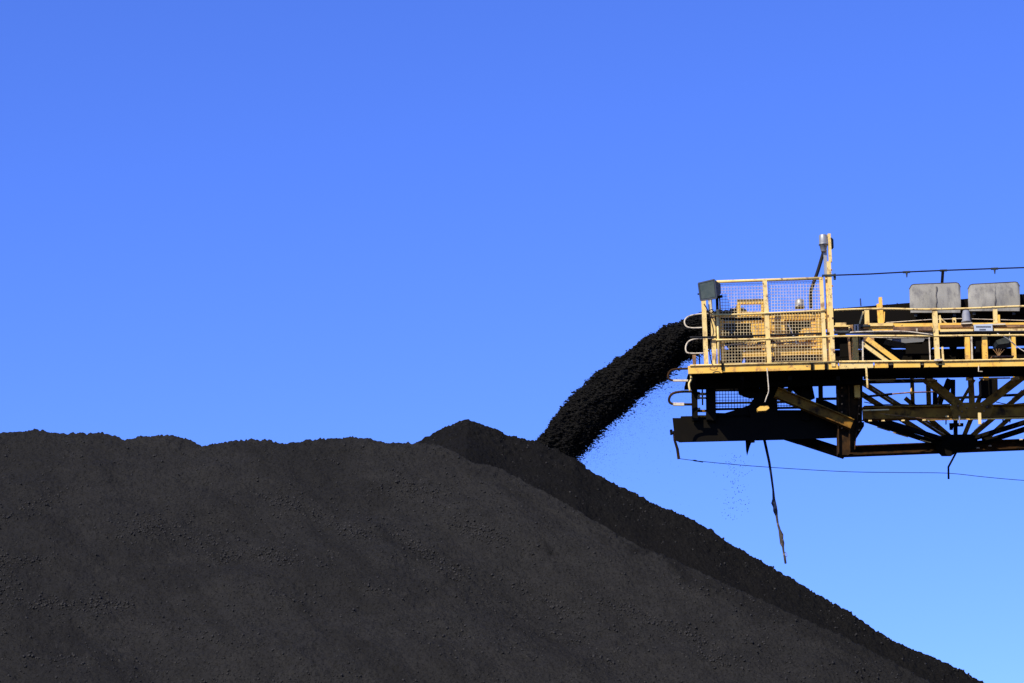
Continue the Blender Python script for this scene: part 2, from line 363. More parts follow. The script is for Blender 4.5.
# lumps of the stream join the same mesh
r = np.random.default_rng(3); n = 40000
ii = r.uniform(0, nseg-1.01, n); i0 = ii.astype(int); jj = r.integers(0, nr, n)
ang = A[jj]; rad = 1 + r.normal(0, .07, n) + .0*ang
low = (np.sin(ang) < -.3); rad += np.where(low, r.exponential(.10, n), r.exponential(.02, n))
late = i0/nseg; rad += np.where(low, r.exponential(.15, n)*late**2, 0)
pp = cen[i0, 0] + (v[i0, jj] - cen[i0, 0])*rad[:, None]
ss = .010 + .022*r.random(n)**3; ss = np.where(rad > 1.15, ss*.6, ss)
base = np.array([[-1,-1,-1],[1,-1,-1],[1,1,-1],[-1,1,-1],[-1,-1,1],[1,-1,1],[1,1,1],[-1,1,1]], 'f8')
V = base[None]*(1 + r.uniform(-.5, .4, (n, 8, 3)))*.6*ss[:, None, None]*np.array([1.7, 1, .75]) + pp[:, None, :]
f0 = np.array([(0,3,2,1),(4,5,6,7),(0,1,5,4),(1,2,6,5),(2,3,7,6),(3,0,4,7)])
Fc = (f0[None] + 8*np.arange(n)[:, None, None]).reshape(-1, 4) + nseg*nr
me.from_pydata(np.concatenate([v.reshape(-1, 3), V.reshape(-1, 3)]).tolist(), [], f + Fc.tolist())
so = finish('coal_stream', me, M['coal_stream'], None, tuple(cp[-20]))
tag(so, 'thick black stream of coal falling in an arc from the end of the boom onto the pile', 'coal stream', kind='stuff')
pts, sz = [], []
for _ in range(6500):
    u = random.random(); k = random.uniform(1, 9); a = int(k); fr = k-a
    x = PATH[a][0]*(1-fr)+PATH[a+1][0]*fr; y = PATH[a][1]*(1-fr)+PATH[a+1][1]*fr; wd = PATH[a][2]/2
    e = random.expovariate(1/(7. if random.random() < .5 else 18.)) - 3
    px, py = x + (wd+e)*.62, y + (wd+e)*.72
    if px < 700 and py < interp(BACK, px): pts.append(P(px, py, YS + random.uniform(-.5, .5))); sz.append(random.uniform(.0025, .007))
for _ in range(170):
    px = random.gauss(735, 8); py = random.uniform(452, 520); pts.append(P(px, py, YS+random.uniform(-.4, .4))); sz.append(random.uniform(.005, .012))
gr = lumps('coal_grit', [tuple(p) for p in pts], sz, M['coal_lump'], tuple(P(620, 460, YS)), 9)
tag(gr, 'fine coal grit drifting down in the air below the falling stream', 'coal grit', kind='stuff')

# ------------------------------------------------------------ the stacker boom
root = bpy.data.objects.new('conveyor_boom', None); COL.objects.link(root); root.location = P(1024, 450, 47)
tag(root, 'yellow steel conveyor boom with railed walkway and dark truss, throwing coal off its left end', 'conveyor boom')
YF, YN, YB = 45.0, 45.9, 48.3        # rail line, near truss, far truss
def bar(name, x0, y0, x1, y1, w_, Y, m, dp=None, Y1=None, parent=root):
    s_ = S(Y); Y1 = Y if Y1 is None else Y1
    return MB().bar(P(x0, y0, Y), P(x1, y1, Y1), w_*s_, (dp if dp else w_*s_), ).build(name, m, parent)
def tube(name, pts, w_, Y, m, parent=root, n=0, res=8):
    q = [P(a, b, Y if len(c) == 0 else c[0]) for a, b, *c in pts]
    if n: q = smooth_path(q, n)
    return MB().tube(q, w_*S(Y)/2, res).build(name, m, parent, smooth=True)
def chord(name, x0, y0, x1, y1, h, Y, m, wd=.2, kind='i', parent=root, Y1=None):
    b = MB(); (b.ibeam if kind == 'i' else b.channel)(P(x0, y0, Y), P(x1, y1, Y1 or Y), h*S(Y), wd); return b.build(name, m, parent)
def panel(name, pts, Y, th, m, parent=root): return MB().poly([P(a, b, Y) for a, b in pts], th).build(name, m, parent)
XR = 1500                              # the boom runs on out of the picture
def ex(x0, y0, x1, y1, X=XR): return y0 + (y1-y0)*(X-x0)/(x1-x0)

# decks: slabs behind the toe boards
def slab(name, xa, ya, xb, yb, Y0, Y1, th, m, parent=root):
    a, b = P(xa, ya, Y0), P(xb, yb, Y0); up = Vector((0, 0, th)); d = Vector((0, Y1-Y0, 0))
    return MB().box8([a, b, b+d, a+d, a+up, b+up, b+d+up, a+d+up]).build(name, m, parent)
slab('deck', 689, 373, 863, 368.5, YF+.03, 46.35, .05, 'black')
slab('deck', 863.3, 368, XR, ex(863, 368, 1024, 365.5), YF+.03, 45.72, .05, 'black')
chord('deck_bearer', 690, 384, 863, 379, 11, 45.80, 'black', .10)
chord('deck_bearer', 863.5, 374.5, XR, ex(863, 374.5, 1024, 371.5), 9, 45.66, 'black', .08)
for x in (694, 742, 790, 838):
    bar('deck_joist', x, 378, x, 392, 4, 45.2, 'black', .07, Y1=46.2)
chord('toe_board', 688, 370.2, 722, 369.2, 8, YF, 'yellow', .05, 'c')
chord('toe_board', 723, 368.8, 838, 365.8, 7.4, YF, 'yellow', .05, 'c')
chord('toe_board', 839, 365.8, 873, 364.6, 7, YF, 'cream', .05, 'c')
for a, b in ((874.5, 888), (893.5, 920), (924, 938), (942, 1024), (1025, XR)):
    chord('toe_board', a, ex(874, 365.0, 1024, 363.2, a), b, ex(874, 365.0, 1024, 363.2, b), 6.4, YF, 'yellow', .05, 'c')
for x in (722.5, 812, 826): bar('toe_clamp', x, 363.4, x, 369.6, 2.6, YF-.03, 'black', .06)
for x in (890.8, 922, 940):
    bar('toe_clamp', x, 361.4, x, 368.4, 6.4, YF+.07, 'black', .05); bar('toe_pin', x-2, 364.6, x+2, 364.4, 1.3, YF+.03, 'cream', .03)
tube('deck_lit_edge', [(690, 365.5), (722, 364.8), (838, 361.8)], 2.0, YF-.04, 'cream')  # cream tube stands in for the toe board's lit top flange
tube('deck_lit_edge', [(839, 361.6), (940, 361.0), (1024, 359.3), (XR, 355.5)], 2.0, YF-.04, 'cream')

# handrails
def rail_y(x): return float(np.interp(x, [700, 740, 850, 880, 924, 970, 1024, XR], [315, 314.4, 309.4, 308.6, 309.4, 308.4, 306.2, 303]))
tube('handrail', [(x, rail_y(x)) for x in (711, 740, 780, 826)], 2.1, YF-.04, 'cream', n=4)
tube('handrail', [(x, rail_y(x)) for x in (834, 860, 890, 924, 970, 1024, 1100, XR)], 2.3, YF-.04, 'cream', n=4)
def mid_y(x): return float(np.interp(x, [690, 740, 826, 850, 940, 1024, XR], [340.2, 339.8, 336.6, 336.0, 335.9, 335.2, 333]))
tube('mid_rail', [(x, mid_y(x)) for x in (716, 760, 826, 870, 940, 1024, XR)], 2.2, YF-.03, 'cream', n=4)
tube('cable_conduit', [(x, mid_y(x)-3.2+.4*math.sin(x*.03)) for x in (690, 716, 760, 826, 870, 905, 940, 980, 1024, XR)], 2.1, YF+.02, 'greywire', n=4)
tube('cable_conduit', [(x, float(np.interp(x, [850, 870, 905, 932], [332.4, 331.2, 331.4, 334.6]))) for x in (850, 862, 880, 905, 925, 933)], 1.3, YF-.06, 'pale', n=4)
# end loops of the rails
tube('rail_end_loop', [(712, 313.6), (700, 314.0), (690, 315.8), (685.5, 319), (684.6, 323), (687, 326.8), (693, 328), (703, 327.6)], 1.6, YF+.03, 'pale', n=5)
tube('rail_end_loop', [(714, 338.4), (698, 338.6), (690, 340.6), (686.5, 344.5), (685.8, 350), (689, 353.2), (704, 353.2)], 1.6, YF+.03, 'pale', n=5)
tube('rail_end_loop', [(689, 368.6), (676, 369.2), (670.4, 371), (668, 376), (670, 379.6), (676, 380.6), (688, 380.4)], 2.2, YF+.35, 'shade_brown', n=5)
tube('rail_end_loop', [(692, 391.6), (680, 391.8), (672, 394), (669, 399.5), (671, 403.4), (678, 404.3), (692, 404.4)], 2.5, YF+.45, 'shade_brown', n=5)
bar('loop_lit_side', 673, 404.2, 684, 404.4, 3.0, YF+.42, 'pale', .05); bar('loop_lit_side', 673, 380.6, 688, 380.6, 2.0, YF+.33, 'pale', .04)  # pale bars paint in the lit bottoms of the loops
bar('short_post', 694, 355, 694.6, 366, 3.4, YF+.06, 'rust', .05); bar('short_post', 699.4, 355, 699.8, 366, 1.2, YF+.06, 'black', .03)
tube('bent_bracket', [(690.5, 373), (691.2, 379), (689, 384), (690, 391)], 2.0, YF+.1, 'cream', n=4)

# posts of the caged end
bar('post', 703.4, 299, 706.4, 367, 4.4, YF+.05, 'cream', .07)
bar('post', 710.0, 298, 710.6, 312, 3.8, YF+.14, 'pale', .05)
bar('post', 712.6, 313, 714.6, 367, 4.4, YF+.12, 'cream', .07)
tube('post', [(717.2, 308), (719.0, 367)], 2.6, YF, 'cream')
tube('hanging_cable', [(704, 304), (708, 311), (711.5, 322), (713.4, 332), (711, 342), (709.5, 352), (712, 364)], 1.1, YF-.08, 'greywire', n=5)
tube('coiled_cable', [(708.5, 311), (712, 309.5), (713, 312.2), (710.5, 313.6), (708.8, 312)], .9, YF-.08, 'greywire', n=4)
tube('loose_ring', [(710, 368), (713, 366.6), (717, 367.2), (716.5, 369.6), (712, 370), (709.6, 368.6)], .8, YF-.1, 'rust', n=4)
bar('fence_post', 764.6, 281, 769.4, 364, 4.4, YF, 'cream', .06)
bar('fence_post', 821.0, 278, 825.2, 362, 3.8, YF, 'cream', .06)
tube('fence_top_rail', [(716.5, 281.8), (764, 280.2), (823, 278.2)], 3.2, YF, 'cream')
bar('fence_post', 718.2, 283, 720.5, 310, 1.4, YF+.03, 'pale', .03)
# mesh panels: real wires
def mesh_panel(x0, x1, yt, yb, Y, m='wire', step=3.0, th=.0065, parent=root):
    b = MB(); n = int(round((x1-x0)/step)); k = int(round((yb-yt)/step))
    lean = lambda x, y: x + (y-320)*(x-512)*.00006
    for i in range(n+1):
        x = x0 + (x1-x0)*i/n; b.bar(P(lean(x, yt), yt, Y), P(lean(x, yb), yb, Y), th, th)
    for j in range(k+1):
        y = yt + (yb-yt)*j/k; b.bar(P(lean(x0, y), y+.3, Y+th*1.05), P(lean(x1, y), y-.5, Y+th*1.05), th, th)
    return b.build('mesh_panel', m, parent)
mesh_panel(719.5, 764.5, 284, 363, YF+.04); mesh_panel(769, 821.5, 282, 361, YF+.04)
# mast with silver camera can and dark arm
mast = MB(); mast.bar(P(828.6, 262, YF), P(833.2, 367, YF), 4.0*S(YF), .09, ); mast.bar(P(828.9, 234, YF), P(830.4, 262, YF), 3.0*S(YF), .07)
mo = mast.build('mast', 'cream', root)
bar('mast_web', 825.4, 250, 829.4, 366, 2.6, YF+.06, 'cream', .03, parent=mo)
bar('mast_web', 824.8, 250, 826.0, 276, 3.2, YF+.03, 'galv', .03, parent=mo)
can = MB(); c = P(823.6, 252, YF); s_ = S(YF)
can.lathe(c, [(2.4*s_, 0), (2.7*s_, .6*s_), (4.0*s_, 7.2*s_), (4.8*s_, 7.4*s_), (4.8*s_, 8.4*s_), (4.2*s_, 8.6*s_), (4.2*s_, 17.2*s_), (3.8*s_, 17.8*s_)], 22)
can.build('lamp_can', 'galv', mo, smooth=True)
can = MB(); c = P(831.2, 249, YF+.12); can.lathe(c, [(1.6*s_, 0), (2.6*s_, 1.5*s_), (2.6*s_, 10*s_), (1*s_, 12*s_)], 14); can.build('lamp_can', 'dark', mo, smooth=True)
tube('curved_arm', [(823.2, 253), (820.6, 262), (817.2, 273), (812.8, 285), (810.6, 294), (810.6, 308)], 3.5, YF+.25, 'greywire', mo, n=4)
for x, y in ((831.5, 270), (832.5, 286), (832.6, 318), (833, 338), (834, 352)): bar('bolt', x-.7, y, x+.7, y, 1.4, YF-.05, 'rust', .02, parent=mo)
bar('clamp', 822, 275.6, 834.5, 275.2, 1.6, YF-.04, 'dark', .05, parent=mo); bar('clamp', 834.6, 274, 834.8, 279.5, 2.2, YF, 'dark', .06, parent=mo)
# silver dome
dm = MB(); c = P(799.8, 308, YF+.5); dm.lathe(c, [(5.0*s_, 0), (5.0*s_, 2.2*s_), (4.4*s_, 2.4*s_), (4.4*s_, 7*s_), (3.6*s_, 8.8*s_), (1.2*s_, 10*s_)], 20); dm.build('vent_cap', 'galv', root, smooth=True)

# drive machinery behind the mesh
YM = 45.3
dr = MB(); dr.bar(P(737, 302.2, YM), P(765, 301.6, YM), 4.6*s_, .06); dr.bar(P(738.4, 304.6, YM), P(739, 318, YM), 4.2*s_, .06); dr.bar(P(762.4, 304.4, YM), P(763.2, 318, YM), 3.6*s_, .06)
dr.bar(P(736.8, 315.4, YM), P(765, 314.6, YM), 3.2*s_, .06); fo = dr.build('guard_frame', 'yellow', root)
bar('guard_panel', 741, 313.0, 761, 312.6, 1.6, YM+.02, 'cream', .04, parent=fo)
chord('machine_beam', 719, 319.6, 826, 317.0, 5.4, YM+.1, 'yellow', .12, 'c')
chord('machine_beam', 742, 355.2, 826, 351.6, 6.4, YM, 'yellow', .1, 'c')
chord('machine_beam', 737, 347.4, 826, 344.2, 3.2, YM+.1, 'cream', .1, 'c')
bar('machine_upright', 721.5, 320, 723.0, 362, 4.0, YM+.06, 'yellow', .08)
bar('machine_upright', 762.0, 320, 764.0, 362, 4.0, YM+.12, 'yellow', .08)
bar('machine_upright', 817.5, 318, 820.0, 362, 5.0, YM+.06, 'yellow', .08)
bar('machine_upright', 784.6, 318, 785.4, 346, 3.0, YM+.12, 'cream', .06)
panel('motor_plate', [(751, 322), (767, 321), (767, 337), (754, 338), (751, 330)], YM+.06, .04, 'yellow')
panel('gear_plate', [(811, 320), (823, 319.5), (824, 352), (812, 352)], YM+.07, .04, 'yellow')
bar('machine_rib', 771, 322.5, 784, 322.2, .8, YM+.0, 'rust', .02); bar('machine_rib', 771, 331, 784, 330.7, .8, YM+.0, 'rust', .02)
panel('belt_guard', [(769, 319.5), (784, 319), (785, 335.5), (771.5, 336)], YM+.02, .3, 'yellow')
panel('guard_skirt', [(720.5, 318), (762, 316.8), (762, 322), (746, 323), (720.5, 323.6)], YM+.04, .02, 'yellow')
# motor with cooling fins, gearbox, coupling
mt = MB(); c0 = P(757, 333.5, YM+.25); mt.lathe(c0, [(2*s_, 0), (6.4*s_, .0), (6.8*s_, .02), (6.8*s_, .06), (6.0*s_, .08)] + sum([[(6.9*s_, .09+.04*i), (6.9*s_, .105+.04*i), (6.1*s_, .108+.04*i), (6.1*s_, .127+.04*i)] for i in range(7)], []) + [(6.4*s_, .40), (5.4*s_, .44), (1.6*s_, .45), (1.6*s_, .6)], 20, (1, 0, 0))
mto = mt.build('drive_motor', 'yellow', root)
panel('terminal_box', [(752, 325.5), (759, 325), (759.5, 330), (752.4, 330.5)], YM+.1, .16, 'cream', mto)
gb = MB(); gb.poly([P(a, b, YM+.12) for a, b in ((799, 333), (803, 328.5), (813, 327.5), (817, 330), (817, 345), (799.5, 346))], .45); gbo = gb.build('gearbox', 'yellow', root)
gb = MB(); gb.lathe(P(808, 336, YM+.1), [(4.5*s_, 0), (4.5*s_, .04), (3*s_, .06), (1.2*s_, .07)], 18, (0, -1, 0)); gb.build('bearing_cap', 'cream', gbo, smooth=False)
gb = MB(); gb.lathe(P(786, 341, YM+.3), [(1.5*s_, 0), (1.5*s_, .05), (3.4*s_, .05), (3.4*s_, .16), (1.5*s_, .16), (1.5*s_, .26)], 16, (1, 0, 0)); gb.build('coupling', 'rust', root)
bar('pipe', 775, 342, 814, 338, 1.6, YM-.02, 'cream'); bar('pipe', 788, 324, 797, 344, 1.4, YM-.02, 'galv'); bar('strut', 800, 349, 806, 357, 1.6, YM-.03, 'rust')
bar('strut', 724, 345.5, 766, 340.5, 1.2, YM+.0, 'cream')
panel('box_cover', [(742.5, 346), (757, 345.5), (757, 341), (752, 340.6)], YM+.05, .05, 'cream')
panel('side_plate', [(724, 349.5), (743, 348.6), (744, 357.5), (724, 359.2)], YM+.35, .9, 'black')
panel('back_plate', [(724, 321), (817, 318.5), (817, 340), (748, 341), (727, 336.5)], YM+.62, .03, 'black')
panel('back_plate', [(771, 341), (817, 340), (817, 350), (771, 352)], YM+.64, .03, 'rust')
panel('back_plate', [(748, 358), (788, 357), (788, 366), (748, 367)], YM+.64, .03, 'rust')
panel('back_plate', [(797, 357), (826, 356), (826, 366), (797, 367)], YM+.64, .03, 'rust')

# belt, skirts, idlers, head pulley
hp = MB(); hp.lathe(P(742, 327, 46.45), [(2*s_, -.05), (2*s_, 0), (.23, 0), (.24, .1), (.24, 1.0), (.23, 1.1), (2*s_, 1.1)], 28, (0, 1, 0)); hp.build('head_pulley', 'black', root, smooth=False)
SKY_EDGE = [(742, 314), (760, 312.4), (835, 307.4), (909, 301.6), (962, 297.8), (1024, 292.6), (XR, 277)]
sk = MB()
for (a, b), (c, d) in zip(SKY_EDGE[:-1], SKY_EDGE[1:]): sk.bar(P(a, b+(11.2 if c > 840 else 6.5), 46.4), P(c, d+(11.2 if c > 840 else 6.5), 46.4), (21 if c > 840 else 12)*s_, .02)
sk.build('skirt_board', 'black', root)
bl = MB()
for (a, b), (c, d) in zip(SKY_EDGE[:-1], SKY_EDGE[1:]):
    p, q = P(a, b+7, 46.45), P(c, d+7, 46.45); e = Vector((0, 1.1, 0)); u = Vector((0, 0, .04))
    bl.box8([p, q, q+e, p+e, p+u, q+u, q+e+u, p+e+u])
bl.build('conveyor_belt', 'rubber', root)
panel('skirt_board', [(838, 314), (XR, 296), (XR, 336), (838, 331)], 46.47, .02, 'black')
bl = MB(); p, q = P(748, 338, 46.5), P(XR, 324, 46.5); e = Vector((0, 1.0, 0)); u = Vector((0, 0, .03)); bl.box8([p, q, q+e, p+e, p+u, q+u, q+e+u, p+e+u])
bl.build('return_belt', 'rubber', root)
pts, sz = [], []
for _ in range(5200):
    px = random.uniform(735, XR); yy = np.interp(px, [a for a, b in SKY_EDGE], [b for a, b in SKY_EDGE]); Yp = random.uniform(46.5, 47.5)
    base_ = P(px, yy+3.5, 46.45); hh = .10*(1-((Yp-47)/.5)**2); pts.append((base_.x, Yp, base_.z + hh + random.uniform(-.04, .0))); sz.append(random.uniform(.03, .08))
co_ = lumps('coal_load', pts, sz, M['coal_stream'], tuple(P(900, 305, 47)), 12)
tag(co_, 'black coal riding along the belt on top of the boom', 'coal load', kind='stuff')
for x in (752, 800, 848, 896, 944, 992, 1040, 1088, 1136, 1184):
    y = np.interp(x, [a for a, b in SKY_EDGE], [b for a, b in SKY_EDGE]) + 15
    idl = MB(); idl.lathe(P(x, y, 46.42), [(.03, 0), (.075, .01), (.075, .36), (.03, .37), (.03, .39), (.075, .4), (.075, .74), (.03, .75), (.075, .77), (.075, 1.1), (.03, 1.12)], 14, (0, 1, 0))
    idl.build('idler_roller', 'grime_shade', root)
    bar('idler_frame', x-3, y+4, x+3, y+4, 3, 46.95, 'black', 1.0)

# near truss, upper part (sunlit)
chord('top_chord', 868, 328, XR, ex(868, 328.4, 1024, 327.2), 7.5, YN, 'yellow', .12, 'c')
chord('top_chord', 834, 329.5, 868, 328.2, 7, YN, 'rust', .1, 'c')
bar('top_chord_plate', 869, 325, 893, 324.8, 3.0, YN-.08, 'cream', .06); bar('top_chord_plate', 835, 324.6, 846, 324.4, 3.0, YN-.08, 'cream', .06)
bar('chord_face', 834, 326.3, 850, 326.1, 1.5, YN-.10, 'cream', .03); bar('chord_face', 834, 331.8, 850, 331.4, 1.4, YN-.10, 'cream', .03); bar('chord_face', 849, 326, 849.4, 332, 1.2, YN-.10, 'cream', .03)
bar('chord_face', 893, 328.9, 932, 328.6, 4.2, YN-.08, 'rust', .03); bar('chord_face', 940, 326.6, 973, 326.2, 2.8, YN-.08, 'rust', .03); bar('chord_face', 994, 326.2, XR, 324.4, 2.8, YN-.08, 'rust', .03)  # rust-brown bars paint in the shading on the chord
bar('chord_face', 940, 331, 973, 330.8, 3.2, YN-.10, 'cream', .03); bar('chord_face', 994, 330.5, XR, 329, 3.4, YN-.10, 'cream', .03)
bar('chord_rib', 916.8, 328.2, 917, 332, 1.8, YN-.10, 'pale', .03)
# uprights on the chord
bar('bracket', 866.5, 310.5, 867, 324.5, 4.6, YN-.02, 'cream', .06); bar('bracket_brace', 863, 311.5, 859.5, 324, 1.5, YN-.06, 'cream', .03); bar('bracket_foot', 861, 326.5, 870, 326.2, 1.6, YN-.13, 'dark', .1)
panel('clip_block', [(854, 324.5), (858.6, 324.2), (858.8, 331.4), (854.2, 331.8)], YN-.16, .05, 'pale'); bar('clip_slot', 856.4, 325.4, 856.5, 330.6, .8, YN-.18, 'black', .02)
up = MB(); up.bar(P(880.2, 297.5, YN), P(882, 324.5, YN), 3.4*s_, .06); up.bar(P(877.8, 304, YN+.05), P(879.4, 324.5, YN+.05), 2.6*s_, .04); up.bar(P(884.2, 312, YN+.0), P(883.8, 322, YN), 1.2*s_, .04); up.build('bracket', 'yellow', root)
bar('thin_rod', 860.3, 298.5, 860.9, 306, 1.4, YN, 'galv', .02)
bar('bracket', 995.0, 309.5, 995.6, 325, 4.0, YN-.02, 'cream', .06); bar('bracket_brace', 998.6, 315, 999, 324, 2.2, YN-.03, 'yellow', .04); bar('bracket_foot', 988, 325, 1005, 324.6, 1.4, YN-.1, 'pale', .08)
bar('bracket', 954.0, 318, 954.6, 324.5, 3.4, YN-.04, 'cream', .04); bar('bracket_hole', 954, 320.2, 954.2, 322, 1.4, YN-.065, 'black', .01)
bar('bracket_brace', 939.5, 315.5, 940.5, 324, 1.8, YN-.04, 'cream', .04); bar('bracket_brace', 940, 318, 947, 324.2, 1.2, YN-.04, 'cream', .03)
tube('service_line', [(886, 322.6), (930, 319.6), (960, 318.6), (1024, 320.4), (XR, 319)], .8, YN-.02, 'pale')
gi = MB(); gi.lathe(P(966.4, 322.6, YN-.06), [(5.0*s_, 0), (5.0*s_, 1.6*s_), (4.0*s_, 2.4*s_), (4.2*s_, 8*s_), (3.0*s_, 12.6*s_), (1.6*s_, 13*s_)], 18); gi.build('grey_cap', mat('cap_grey', (.22, .22, .22), .6), root, smooth=True)
bar('bracket_foot', 961, 324, 972, 323.6, 1.2, YN-.1, 'pale', .08)

# handrail posts
bar('handrail_post', 934.4, 308.5, 937.6, 361.5, 4.8, YF, 'cream', .07); bar('handrail_post', 1130, 305, 1133, 359, 4.8, YF, 'cream', .07)
bar('post_foot', 934, 360.6, 942, 360.2, 2.0, YF-.05, 'pale', .09)
bar('handrail_post', 848.6, 336.5, 850.4, 361, 2.0, YF+.05, 'rust', .04)
# truss webs above the deck
bar('truss_upright', 854.8, 338, 857.2, 398, 5.6, YN, 'yellow', .1)
bar('truss_diagonal', 866.6, 339, 912, 372.5, 4.8, YN-.02, 'yellow', .08); bar('truss_diagonal', 862, 343.5, 904, 373.8, 3.8, YN-.05, 'cream', .05); bar('truss_seam', 865.5, 342, 892, 360.8, 1.0, YN-.09, 'black', .02)
bar('truss_gusset', 863, 339.5, 874, 339.2, 4.5, YN-.04, 'rust', .03)
bar('truss_upright', 966.8, 336.5, 968.8, 380, 4.6, YN, 'yellow', .08); bar('truss_upright', 971.2, 335, 972.2, 362, 1.6, YN-.06, 'pale', .03)
bar('truss_upright', 984.2, 337, 986.0, 380, 5.0, YN, 'yellow', .08); bar('truss_upright', 1013, 336, 1015.2, 378, 3.8, YN, 'yellow', .08)
bar('cable_drop', 929.0, 336, 930.2, 361, 1.1, YF-.02, 'pale', .02); bar('cable_drop', 942.2, 347, 943.2, 361, 1.8, YF-.02, 'cream', .03)
bar('cable_drop', 862.6, 340, 862.8, 361, 1.4, YF+.04, 'pale', .02); bar('cable_drop', 859.6, 338, 860.4, 352, 1.2, YN-.1, 'rust', .02)
tube('cable_drop', [(1009.5, 333), (1010.2, 340), (1016, 346), (1030, 355)], .9, YF+.1, 'pale', n=4); tube('cable_drop', [(997, 333.4), (1008, 339), (1020, 349), (1034, 357)], .9, YF+.2, 'galv', n=4)
bar('shelf', 991, 357.8, 1013, 357.4, 1.4, YN-.1, 'rust', .2)
for a in (-.9, -.4, .1, .5, 1.0): tube('bent_wire', [(998.5, 357), (998.5+3*a, 352.5), (998.5+6*a, 348.5+abs(a))], .6, YN-.15, 'rust', n=3)
tube('stay_wire', [(862, 337), (890, 337.8), (930, 338.4)], .9, YN-.05, 'pale')
panel('grey_tray', [(886, 339), (925, 338.4), (922, 344), (905, 343)], YN+.5, .4, mat('tray_grey', (.16, .16, .15), .8)); panel('grey_tray', [(996, 340.5), (1006, 337), (1016, 337), (1016, 342), (998, 344.5)], YN+.5, .4, M['dark'])
panel('web_plate', [(840, 344), (856, 343), (857, 356), (840, 357)], YN+.5, .05, 'black')
panel('web_plate', [(906, 343), (932, 341), (930, 354), (906, 354)], YN+.5, .05, 'black'); panel('web_plate', [(976, 341), (990, 340), (988, 353), (976, 353)], YN+.5, .05, 'black')
panel('web_plate', [(863, 347), (879, 345), (905, 352.5), (900, 362), (866, 362)], YN+.4, .05, 'black')

for k_ in range(1, 5):
    dx = 96*k_; bar('truss_upright', 971+dx, 336, 972+dx, 405, 5, YN, 'yellow', .08)
    if k_ > 1: chord('truss_diagonal', 971+dx-46, 374, 971+dx-12, 405, 8, YN-.02, 'grime_shade', .12, 'c'); chord('truss_diagonal', 971+dx+46, 373, 971+dx+12, 405, 8, YN-.02, 'grime_shade', .12, 'c')
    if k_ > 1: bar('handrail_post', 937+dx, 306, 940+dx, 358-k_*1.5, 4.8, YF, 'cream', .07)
    bar('far_diagonal', 971+dx-40, 360, 971+dx, 440-3*k_, 4.6, YB, 'grime_shade', .08); bar('far_diagonal', 971+dx+40, 360, 971+dx, 440-3*k_, 4.6, YB, 'grime_shade', .08); bar('cross_tie', 971+dx, 410, 971+dx, 438-3*k_, 4, YN+.1, 'shade_brown', .08, Y1=YB-.1)
# far truss top chord & members
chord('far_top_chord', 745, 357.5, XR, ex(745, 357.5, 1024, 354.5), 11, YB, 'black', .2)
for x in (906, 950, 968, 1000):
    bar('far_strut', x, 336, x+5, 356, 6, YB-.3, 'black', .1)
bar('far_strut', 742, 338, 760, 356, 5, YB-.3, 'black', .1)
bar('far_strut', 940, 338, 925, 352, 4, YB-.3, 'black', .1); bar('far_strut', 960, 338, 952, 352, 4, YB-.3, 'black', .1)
# hoods
def hood(x0, x1, yt0, yt1, yb, Y):
    b = MB(); nx, ny = 24, 14; th = .03; vs = []
    W = (x1-x0)
    def edge_top(u):                            # rounded shoulders
        e = min(u, 1-u)*W; r_ = 4.5
        return 0 if e > r_ else (r_ - math.sqrt(max(0, r_*r_ - (r_-e)**2)))
    for layer in (0, 1):
        for j in range(ny+1):
            for i in range(nx+1):
                u = i/nx; t = j/ny; yt = yt0 + (yt1-yt0)*u + edge_top(u)
                y = yt + (yb-yt)*t; back_ = .28*(1-t)**3 + .02*math.sin(u*9+t*2) + .03*abs(u-.5)
                inset = (t > .9)*(.6 if i in (0, nx) else 0)
                vs.append(P(x0 + W*u + inset*(1 if i == 0 else -1) + .6*(t)*(1), y, Y + back_) + Vector((0, layer*th, 0)))
    n1 = (nx+1)*(ny+1); fs = []
    for j in range(ny):
        for i in range(nx):
            a = j*(nx+1)+i; fs.append((a, a+nx+1, a+nx+2, a+1)); fs.append((a+n1, a+1+n1, a+nx+2+n1, a+nx+1+n1))
    ring = [i for i in range(nx+1)] + [j*(nx+1)+nx for j in range(1, ny+1)] + [ny*(nx+1)+i for i in range(nx-1, -1, -1)] + [j*(nx+1) for j in range(ny-1, 0, -1)]
    for k in range(len(ring)): a, c = ring[k], ring[(k+1) % len(ring)]; fs.append((a, c, c+n1, a+n1))
    b.add(vs, fs); o = b.build('belt_hood', 'hood', root)
    # dark rubber edging round the top and one side
    q = []
    for k in range(0, nx+1):
        u = k/nx; q.append(P(x0+W*u, yt0+(yt1-yt0)*u+edge_top(u), Y+.28+.03*abs(u-.5)+.02*math.sin(u*9)))
    MB().tube(q, .75*s_, 6).build('edging', 'hoodrim', o)
    xm = x0 + W*.53; q = []
    for k in range(9):
        t = .12 + .8*k/8; u = .53; y = yt0+(yt1-yt0)*u; y = y + (yb-y)*t
        q.append(P(xm + .4*math.sin(k*1.7), y, Y + .28*(1-t)**3 + .02*math.sin(u*9+t*2) + .03*abs(u-.5) - .012))
    MB().tube(q, [v*s_ for v in ((.9, .8, .5, .5, .4, .5, .4, .3, .2) if x0 < 950 else (.1, .1, .12, .15, .3, .5, .6, .4, .3))], 6).build('seam', 'stain', o)
    MB().bar(P(x0+6, yb-2, Y+.09), P(x0+6, yb+4, Y+.09), 3*s_, .04).build('hinge', 'dark', o); MB().bar(P(x1-6, yb-2, Y+.09), P(x1-6, yb+4, Y+.09), 3*s_, .04).build('hinge', 'dark', o)
    return o
hood(909.5, 960.4, 284.6, 282.6, 312.6, 46.15)['label'] = 'grey hood sheet with level top'
hood(968.0, 1019.6, 284.6, 281.8, 311.0, 46.15)['label'] = 'grey hood sheet with its top rising to the right'
hood(1028, 1078, 282.5, 281, 309.5, 46.15)['label'] = 'grey hood sheet beyond the frame'

